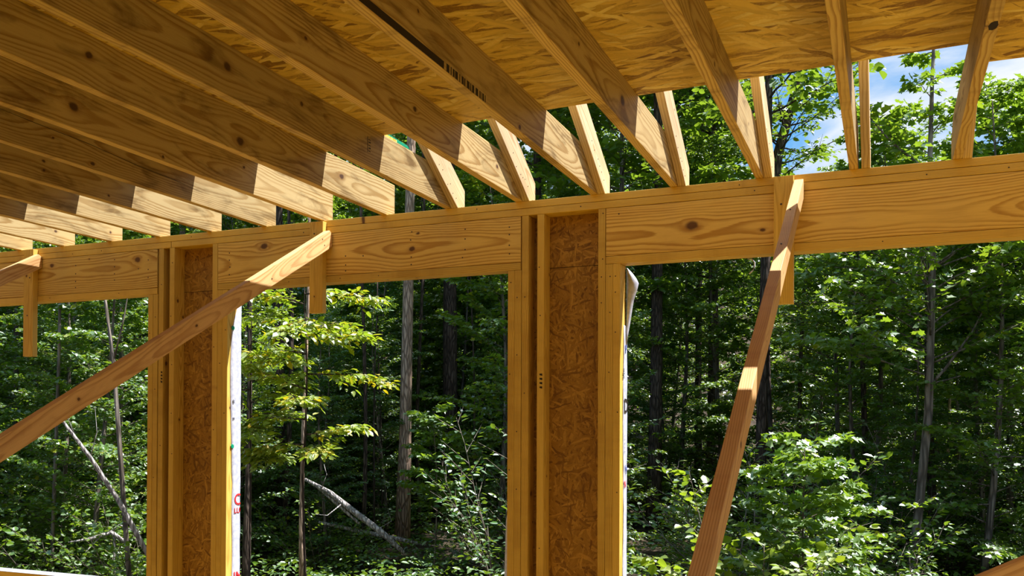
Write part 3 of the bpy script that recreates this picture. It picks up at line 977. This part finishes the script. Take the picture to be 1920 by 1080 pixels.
def make_tree(seed, H, r0, c0, R, nl, ntw, nlf, size, mat, outline, bk, wob=.15, lean=(0, 0), up=.03, twl=.4, top=.35, rise=.25):
    P = Plant(seed); r = P.r
    tp = trunk_pts(r, H, wob, lean)
    tube([tuple(a) for a in tp], [r0 * (1.25 if i == 0 else 1 - .85 * i / (len(tp) - 1)) for i in range(len(tp))], 10, P.bm)
    for k in range(nl):
        u = (k + r.uniform(0, 1)) / nl
        h = (c0 + (H - c0) * u) / H
        a = k * 2.399 + r.uniform(-.5, .5)
        prof = (1 - u) * 1.0 + top * u if u > .35 else .55 + 1.05 * u
        L = R * max(.18, prof) * r.uniform(.7, 1.15)
        d = nrmz(np.array([math.cos(a), math.sin(a), rise + .5 * u + r.normal(0, .12)]))
        P.limb(along(tp, min(h, .985)), d, L, max(.008, r0 * .22 * (1 - .6 * u)), ntw, nlf, size, twl, up=up * (1 - u) - .05 * u)
    return P.foliage('foliage', mat, outline), P.wood_mesh('trunk', bk)


def make_shrub(seed, H, R, ns, ntw, nlf, size, mat, outline):
    P = Plant(seed); r = P.r
    for k in range(ns):
        a = r.uniform(0, 6.28)
        d = nrmz(np.array([math.cos(a) * r.uniform(.2, .8), math.sin(a) * r.uniform(.2, .8), 1.0]))
        p0 = np.array([math.cos(a) * .15, math.sin(a) * .15, 0])
        P.limb(p0, d, H * r.uniform(.6, 1.1), .012, ntw, nlf, size, R * .5, up=-.05, start=.12)
    return P.foliage('foliage', mat, outline), P.wood_mesh('stems', BARK_S)


def place(name, meshes, x, y, rz, sc, label, cat, group=None, dz=0.0, tiltxy=(0, 0), trunkname='trunk'):
    e = bpy.data.objects.new(name, None); COL.objects.link(e)
    e.location = (x, y, ground_z(x, y) - .05 + dz); e.rotation_euler = (tiltxy[0], tiltxy[1], rz); e.scale = (sc, sc, sc)
    meta(e, label, cat, group)
    fo, wd = meshes
    if wd:
        w = bpy.data.objects.new(trunkname, wd); COL.objects.link(w); w.parent = e
    if fo:
        f = bpy.data.objects.new('foliage', fo); COL.objects.link(f); f.parent = e
    return e


# prototypes (meshes shared by the copies)
UND = [make_tree(100 + i, 7.5, .06, .4, 1.9, 62, 17, 11, .088, (LEAF_G, LEAF_B, LEAF_G, LEAF_D)[i], (OUT_OVAL, OUT_LOBE, OUT, OUT_OVAL)[i], BARK_S, wob=.2, up=.02) for i in range(4)]
TALL = [make_tree(200 + i, 17, .16, 3.0, 3.3, 70, 19, 13, .135, (LEAF_G, LEAF_D, LEAF_G)[i], (OUT, OUT_OVAL, OUT_LOBE)[i], (BARK_D, BARK_D, BARK_L)[i], wob=.25, up=.03, twl=.8, top=.45) for i in range(3)]
SHR = [make_shrub(300 + i, 1.9, 1.1, 16, 12, 9, .08, (LEAF_G, LEAF_B, LEAF_D)[i], (OUT_OVAL, OUT, OUT_OVAL)[i]) for i in range(3)]

CX, CY = CAM.x, CAM.y


def polar(px, d):
    """ground position at a bearing (given as horizontal picture column) and a distance in metres"""
    a = math.atan((px - 961.15) / 1708.5)
    ang = yaw - a
    return CX - math.sin(ang) * d, CY + math.cos(ang) * d


# ---- single trees the picture shows clearly
KEEP = []        # sight lines kept clear: (x, y, margin)


def tree_at(px, d, meshes, label, name='broadleaf_tree', cat='tree', rz=0.0, sc=1.0, keep=.35, pxtop=None, **kw):
    x, y = polar(px, d)
    tilt = (0, 0)
    KEEP.append((x, y, keep))
    return place(name, meshes, x, y, rz, sc, label, cat, **kw)


def trunk_tree(seed, H, r0, c0, R, lean, bk, mat=None, nl=40, ntw=14, nlf=10, size=.14, outline=OUT, wob=.08, twl=.7):
    return make_tree(seed, H, r0, c0, R, nl, ntw, nlf, size, mat or LEAF_G, outline, bk, wob=wob, lean=lean, twl=twl)


rv = np.array([math.cos(yaw), math.sin(yaw)])      # sideways direction used for the lean of some trunks


def lean(k): return (float(rv[0] * k), float(rv[1] * k))


tree_at(755, 15.5, trunk_tree(1, 17, .115, 9.0, 2.2, lean(.022), BARK_L, nl=26), 'tall tree with straight light grey-brown bark, its bare trunk left of centre', keep=.8)
tree_at(843, 18, trunk_tree(2, 19, .165, 9, 3.2, lean(-.002), BARK_D, nl=45), 'tall tree with thick dark ridged trunk right of the light grey-brown one', keep=.8)
tree_at(1226, 18, trunk_tree(3, 18, .14, 8, 3.2, lean(.005), BARK_D, nl=40), 'tall tree with dark trunk just right of the middle post', keep=.5)
tree_at(1425, 15, trunk_tree(4, 16, .10, 7, 2.8, lean(.01), BARK_D, nl=40), 'tall dark-trunked tree standing behind the steep right brace', keep=.3)
tree_at(1310, 22, trunk_tree(5, 18, .09, 7, 2.8, lean(.0), BARK_D, nl=40), 'slim dark-trunked tree midway between the middle post and the right brace', keep=.2)
tree_at(527, 17, trunk_tree(6, 17, .13, 7.5, 3.0, lean(-.003), BARK_D, nl=45), 'dark tree with pale patchy bark right of the left post, behind the yellow leaves', keep=.5)
tree_at(335, 20, trunk_tree(7, 18, .15, 7, 3.0, lean(.0), BARK_L, nl=40), 'grey tree whose trunk shows between the joist ends above the left post', keep=.2)
tree_at(1335, 21, trunk_tree(8, 15, .15, 4.5, 2.3, lean(.006), BARK_D, nl=60, ntw=16, size=.16, twl=.7), 'big dark-crowned tree showing between rafters against blue sky', keep=.2)
tree_at(1008, 21, trunk_tree(18, 17, .15, 5.5, 4.0, lean(.0), BARK_D, nl=60, ntw=18, size=.16, twl=.9), 'full-crowned tree above the middle post', keep=.1)
tree_at(1170, 18.5, trunk_tree(19, 11.5, .10, 4.5, 2.7, lean(.0), BARK_S, LEAF_B, nl=50, ntw=16, size=.15, twl=.7), 'light green tree seen over the plate right of the middle post', keep=.1)

# forked slender tree on the right
P = Plant(31)
tp = [np.array([rv[0] * a, rv[1] * a, h]) for a, h in ((0, 0), (.03, .5), (.12, 1.3), (.23, 2.4), (.26, 3.4), (.28, 4.3), (.24, 5.1), (.28, 6.5), (.4, 8.9))]
tube([tuple(a) for a in tp], [.062, .058, .055, .052, .045, .043, .034, .022, .008], 10, P.bm)
for h0, a1, L in ((2.75, .75, 1.7), (4.15, .9, 1.2), (5.3, -.8, 1.3)):
    p0 = along(tp, .5 if h0 < 3 else .62 if h0 < 5 else .75).copy(); p0[2] = h0
    P.limb(p0, nrmz(np.array([rv[0] * a1, rv[1] * a1, .75])), L, .022, 12, 9, .12, .45)
for k in range(26):
    a = k * 2.4; u = k / 26
    P.limb(along(tp, .45 + .52 * u), nrmz(np.array([math.cos(a), math.sin(a), .55])), (1.5 * (1.1 - .7 * u)) if u < .45 else .75 * (1.4 - u), .014 if u < .45 else .008, 13 if u < .45 else 9, 10 if u < .45 else 8, .098, .45 if u < .45 else .3)
for k in range(18):
    a = k * 2.4 + .6; u = k / 18
    side = -1 if k % 3 else 1
    P.limb(along(tp, .42 + .22 * u), nrmz(np.array([rv[0] * side + .5 * math.cos(a), rv[1] * side + .5 * math.sin(a), .35])), 1.7, .012, 15, 10, .092, .45)
tree_at(1705, 12, (P.foliage('foliage', LEAF_B, OUT_LOBE), P.wood_mesh('trunk', BARK_S)), 'slender forked grey tree on the right with limbs angling up to the right', keep=.9)

# dark leaning forked tree against the sky
P = Plant(32)
tp = [np.array([rv[0] * a, rv[1] * a, h]) for a, h in ((-.35, 0), (-.33, 3), (-.24, 6), (-.04, 7.5), (.20, 8.4), (.45, 9.3), (.62, 10.2), (.85, 12))]
tube([tuple(a) for a in tp], [.14, .13, .115, .10, .09, .07, .05, .03], 10, P.bm)
for t, a1, L, rr in ((.69, 1.3, 1.9, .035), (.72, .75, 1.8, .04), (.55, -1.2, 1.2, .015), (.50, 1.2, .8, .012), (.45, -1.0, 1.3, .02), (.76, -.5, 1.2, .02)):
    P.limb(along(tp, t), nrmz(np.array([rv[0] * a1, rv[1] * a1, .9])), L, rr, 8, 5, .10, .4, start=.45)
for k in range(22):
    a = k * 2.4; u = k / 22
    P.limb(along(tp, .30 + .30 * u), nrmz(np.array([math.cos(a), math.sin(a), .35])), 1.5, .02, 10, 8, .13, .6)
tree_at(1462, 19, (P.foliage('foliage', LEAF_G, OUT_OVAL), P.wood_mesh('trunk', BARK_D)), 'thin-leaved tree with dark leaning forked trunk against the blue sky', keep=.1)

# open maple sprig rising against the sky
for (px, d, H, seed, lab, sz, R, nl, c0) in (
        (1650, 15.5, 6.9, 42, 'maple crown reaching up left of the lone leader against the sky', .115, 1.3, 44, 2.6),
        (1900, 14.5, 6.6, 43, 'bright maple crown at the right edge under the white cloud', .12, 1.9, 54, 3.0),
        (1565, 16, 6.0, 44, 'small-leaved tree between the two right-hand joists, below the forked one', .095, 2.0, 56, 3.0)):
    m = make_tree(seed, H, .055, c0, R, nl, 13, 9, sz, LEAF_B, OUT_LOBE if seed != 44 else OUT_OVAL, BARK_S, wob=.1, twl=.5, up=.04, top=.3, rise=.45)
    tree_at(px, d, m, lab, keep=.1)

# yellow-green beech sprays behind the left brace
P = Plant(51)
tp = [np.array([0, 0, h]) + np.array([.02 * math.sin(h * 3), 0, 0]) for h in np.linspace(0, 3.9, 8)]
tube([tuple(a) for a in tp], [.014, .014, .013, .012, .011, .009, .007, .004], 7, P.bm)
for h, a, L in ((3.55, .2, 1.0), (3.45, 3.3, .8), (3.25, 1.2, .9), (3.1, -.5, 1.0), (2.95, 2.6, 1.1), (2.75, .5, 1.2), (2.6, 3.6, 1.0), (2.45, -1.3, .9), (2.3, 2.9, 1.1),
                (2.15, .1, .8), (2.05, 3.2, .8), (3.3, -1.6, .8), (2.85, -2.2, .9), (2.0, -.9, .7)):
    P.limb(along(tp, h / 3.95), nrmz(np.array([math.cos(a), math.sin(a), .12])), L * .72, .009, 16, 11, .088, .30, up=-.03, tilt=.33, start=.12)
yb = (P.foliage('foliage', LEAF_Y, OUT_OVAL), P.wood_mesh('trunk', BARK_D))
tree_at(572, 9.2, yb, 'slender sapling with layered yellow-green sprays right of the left post', 'sapling', 'sapling', rz=.3, keep=.9)
tree_at(470, 9.8, yb, 'yellow-green sapling half hidden by the wrapped left post', 'sapling', 'sapling', rz=2.5, sc=.93, keep=.5)
tree_at(815, 12.5, make_tree(53, 3.0, .02, 1.2, .75, 22, 9, 7, .10, LEAF_B, OUT_LOBE, BARK_S, wob=.05, twl=.3), 'small maple sapling in front of the thick dark trunk', 'sapling', 'sapling', sc=.8, keep=.3)

# bright maple sapling right of the brace
P = Plant(61)
tp = [np.array([.01 * math.sin(h * 4), 0, h]) for h in np.linspace(0, 2.15, 7)]
tube([tuple(a) for a in tp], [.013, .012, .011, .010, .008, .006, .004], 6, P.bm)
for k in range(30):
    h = .55 + 1.55 * k / 30; a = k * 2.4
    P.limb(along(tp, min(.98, h / 2.16)), nrmz(np.array([math.cos(a), math.sin(a), .35])), .62 * (1.15 - .5 * k / 30), .006, 10, 7, .088, .24, up=-.02, tilt=.5)
P.limb(along(tp, .72), nrmz(np.array([rv[0], rv[1], .10])), .85, .007, 10, 6, .095, .2, tilt=.5)
mp = (P.foliage('foliage', LEAF_B, OUT_LOBE), P.wood_mesh('trunk', BARK_S))
tree_at(1507, 9.0, mp, 'bright maple sapling with a long twig reaching right, right of the steep brace', 'sapling', 'sapling', keep=.8)
tree_at(1432, 8.6, make_shrub(62, 1.75, .9, 12, 11, 9, .085, LEAF_Y, OUT), 'lime green shrub low beside the foot of the steep brace', 'shrub', 'shrub', keep=.3, trunkname='stems')
tree_at(1630, 10.0, make_shrub(63, 1.35, .8, 15, 12, 9, .065, LEAF_G, OUT_OVAL), 'rounded fine-leaved shrub low on the right behind the maple sapling', 'shrub', 'shrub', keep=.2, trunkname='stems')


# ---- bare poles, leaning and fallen dead wood
def pole(pts, rad, mat, label, name='tree_trunk', cat='trunk', branches=()):
    e = finish(name, tube(pts, rad, 8), mat, Matrix.Translation(pts[0]))
    meta(e, label, cat)
    for bp, br in branches:
        finish('branch', tube(bp, br, 5), mat, Matrix.Translation(bp[0]), e)
    return e


def pp(px, d, h): x_, y_ = polar(px, d); return (x_, y_, h)


pole([pp(252, 10.5, GZ), pp(236, 10.5, -2.2), pp(222, 10.5, -1.2), pp(212, 10.6, -.5), pp(185, 10.8, .6)], [.028, .026, .024, .02, .012], BARK_S,
     'thin bent grey sapling in the left opening', 'bare_sapling', 'sapling',
     [([pp(212, 10.6, -.5), pp(232, 10.6, 0), pp(240, 10.6, .3)], [.012, .008, .004])])
pole([pp(285, 10.0, -2.55), pp(225, 10.0, -1.95), pp(170, 10.0, -1.5), pp(112, 9.9, -1.1)], [.026, .024, .02, .012], DEAD,
     'pale dead pole leaning across the left opening below the brace', 'dead_pole', 'dead wood',
     [([pp(170, 10, -1.5), pp(182, 10, -1.25), pp(178, 10, -1.0)], [.006, .004, .002]), ([pp(142, 10, -1.3), pp(128, 10, -1.12), pp(132, 10, -1.0)], [.006, .004, .002])])
pole([pp(130, 11, -2.45), pp(175, 11, -2.42), pp(210, 11, -2.36), pp(246, 11, -2.52)], [.006, .02, .028, .022], DEAD,
     'white broken branch lying level low in the left opening', 'fallen_branch', 'dead wood',
     [([pp(216, 11, -2.36), pp(216, 11, -2.55), pp(215, 11, -2.9)], [.016, .012, .008]), ([pp(210, 11, -2.36), pp(225, 11, -2.28), pp(262, 11, -2.38)], [.014, .01, .006]),
      ([pp(190, 11, -2.4), pp(165, 11, -2.55), pp(150, 11, -2.7)], [.01, .006, .003])])
pole([pp(572, 13.2, -1.93), pp(620, 13.1, -2.12), pp(668, 13.0, -2.40), pp(716, 12.9, -2.66), pp(760, 12.8, -2.95)], [.022, .036, .045, .045, .03], DEAD,
     'bleached fallen trunk slanting down behind the slim dark stems', 'fallen_branch', 'dead wood',
     [([pp(590, 13.2, -2.0), pp(640, 13.1, -2.32), pp(675, 13.0, -2.55)], [.02, .028, .02]), ([pp(640, 13, -2.28), pp(615, 12.9, -2.42), pp(592, 12.9, -2.40)], [.009, .007, .004]),
      ([pp(604, 13.1, -2.05), pp(613, 13.1, -1.86), pp(608, 13.1, -1.72)], [.009, .006, .003]), ([pp(690, 13, -2.5), pp(712, 13, -2.62), pp(735, 13, -2.52), pp(728, 13, -2.36)], [.009, .007, .006, .003])])
pole([pp(598, 14, -2.62), pp(680, 14, -2.78), pp(750, 14, -2.9), pp(800, 14, -3.0)], [.02, .035, .035, .02], DEAD,
     'bleached fallen limb lying lower and flatter below the slanting one', 'fallen_branch', 'dead wood')
pole([pp(850, 13, -2.95), pp(870, 13, -3.05), pp(935, 13, -3.15)], [.03, .05, .06], DEAD, 'pale log end lying left of the middle post', 'fallen_branch', 'dead wood')
KEEP.append((*polar(640, 12.9), .9)); KEEP.append((*polar(700, 12.9), .9))
for i, (px, d, r_, h, lab) in enumerate(((680, 14.5, .036, 7, 'dark slim stem crossing the bleached fallen trunk'), (712, 16, .02, 5, 'very thin dark stem left of the light grey trunk'),
        (697, 15, .018, 4, 'thin leaning dark stem beside the dark slim one'), (788, 17, .04, 8, 'slim brown stem just right of the light grey trunk'), (572, 12, .03, 5.5, 'slim brown stem behind the yellow-green sapling'),
        (540, 15.5, .05, 6, 'dark stem close right of the pale patchy trunk'), (884, 17, .022, 6, 'thin grey stem between the thick dark trunk and the middle post'),
        (1618, 15, .05, 5.7, 'dark straight stem right of the bright maple sapling'), (1745, 14, .06, 5.5, 'dark stem just right of the slender forked tree'),
        (1505, 19, .05, 6.6, 'grey stem far behind the bright maple sapling'), (1783, 16, .025, 5.8, 'thin pale stem right of the slender forked tree'),
        (105, 12, .022, 6, 'thin upright stem near the left picture edge'), (462, 11.5, .04, 4.5, 'bent dark stem close beside the white wrap of the left post'),
        (520, 20, .13, 12, 'thick dark trunk above the yellow-green sapling'), (1445, 17, .05, 6.2, 'dark stem right behind the steep brace'))):
    pts = [pp(px + (6 * math.sin(i + h_ * .8)) + (14 if i == 2 else 0) * (h_ / h), d, GZ + h_ - .1) for h_ in np.linspace(0, h, 7)]
    pole(pts, [r_ * (1.1 - .6 * j / 6) for j in range(7)], (BARK_D, BARK_L, BARK_S)[i % 3] if 'dark' not in lab else BARK_D, lab)
    KEEP.append((*polar(px, d), .12))


# sunlit young trees just behind the named trunks
for px, d, sc, k, lab in ((905, 19.5, 1.0, 1, 'light green young tree between the thick dark trunk and the middle post'),
                          (700, 18.0, .9, 1, 'light green young tree left of the light grey-brown trunk'),
                          (800, 21.0, 1.1, 0, 'young tree filling the gap between the two big trunks'),
                          (1275, 19.0, 1.0, 1, 'light green young tree right of the dark trunk beside the middle post'),
                          (1610, 14.5, .72, 1, 'light green young tree left of the slender forked tree'),
                          (1840, 15.0, .75, 3, 'deep green young tree at the right edge, right of the forked tree'),
                          (120, 13.0, .62, 0, 'young tree in the left opening behind the far left cleat')):
    tree_at(px, d, UND[k], lab, 'young_tree', 'tree', rz=px * .01, sc=sc, keep=-.9)

# ---- the mass of the forest
def blocked(x, y, rad):
    sx, sy = x - KEEP[0][0], y - KEEP[0][1]          # let the sun reach the light grey trunk
    if 0 < sx * .92 + sy * .39 < 8 and abs(sx * .39 - sy * .92) < 1.1 + rad * .5: return True
    for kx, ky, mg in KEEP:
        dx, dy = kx - CX, ky - CY
        L = math.hypot(dx, dy)
        t = ((x - CX) * dx + (y - CY) * dy) / (L * L)
        if t >= 1.0: continue
        if t < .2: continue
        q = abs((x - CX) * dy - (y - CY) * dx) / L
        if q < rad * .5 + mg * .5 - .35: return True
    return False


rf = random.Random(21)
def scatter(n, protos, name, d0, d1, rad, sc0, sc1, label, cat, group, px0=-500, px1=2350, sep=1.2, check=True, trunkname='trunk', lim=4000):
    got = []
    tries = 0
    while len(got) < n and tries < lim:
        tries += 1
        px = rf.uniform(px0, px1); d = math.sqrt(rf.uniform(d0 * d0, d1 * d1))
        x, y = polar(px, d)
        if y < 3.0: continue
        if check and blocked(x, y, rad): continue
        if any((x - a) ** 2 + (y - c) ** 2 < sep * sep for a, c in got): continue
        got.append((x, y))
        place(name, rf.choice(protos), x, y, rf.uniform(0, 6.28), rf.uniform(sc0, sc1), label, cat, group, trunkname=trunkname, tiltxy=(rf.uniform(-.05, .05), rf.uniform(-.05, .05)))


scatter(50, UND, 'understory_tree', 12, 19, 1.2, .5, .85, 'slender young tree among its likes at the near forest edge', 'tree', 'young trees of the near forest edge', sep=1.1)
scatter(80, UND, 'understory_tree', 19, 32, 1.4, .7, 1.2, 'leafy young tree deeper in the wood behind the near trunks', 'tree', 'young trees deeper in the wood', sep=1.35, check=False)
scatter(24, TALL, 'forest_tree', 26, 42, 3, .7, 1.0, 'tall forest tree lost in the dense green wall behind', 'tree', 'tall trees of the forest behind', px1=1330, sep=2.8, check=False)
scatter(10, TALL, 'forest_tree', 26, 40, 3, .36, .48, 'lower forest tree behind the slender forked one on the right', 'tree', 'lower trees at the right of the forest', px0=1420, sep=2.6, check=False)
scatter(44, TALL, 'forest_tree', 40, 66, 3, .7, 1.0, 'distant forest tree on the rising ground', 'tree', 'distant trees on the rising ground', px1=1330, sep=3.0, check=False)
scatter(16, TALL, 'forest_tree', 42, 60, 3, .36, .5, 'distant low forest tree on the rising ground at the right', 'tree', 'distant low trees at the right', px0=1400, sep=3.0, check=False)
scatter(24, UND, 'understory_tree', 15, 24, .9, .35, .65, 'small leafy tree in the gap between the two posts', 'tree', 'small trees seen between the posts', px0=440, px1=960, sep=.9)
scatter(90, SHR, 'forest_shrub', 11, 26, .8, .6, 1.2, 'low shrub of the forest floor among its likes', 'shrub', 'shrubs of the forest floor', sep=1.0, trunkname='stems')

# seedlings and herbs of the forest floor
P = Plant(77)
for i in range(3600):
    px = P.r.uniform(-400, 2300); d = math.sqrt(P.r.uniform(10 ** 2, 26 ** 2))
    x, y = polar(px, d)
    if y < 2.5: continue
    h = P.r.uniform(.1, .5)
    z = ground_z(x, y)
    for j in range(3):
        a = P.r.uniform(0, 6.28)
        P.twig(np.array([x, y, z + h * P.r.uniform(.6, 1)]), nrmz(np.array([math.cos(a), math.sin(a), .2])), .35, 7, .08)
P.bm.free()
me = P.foliage('ground_cover', LEAF_G, OUT_OVAL)
o = bpy.data.objects.new('ground_cover', me); COL.objects.link(o)
meta(o, 'low green seedlings covering the forest floor', 'ground cover', kind='stuff')
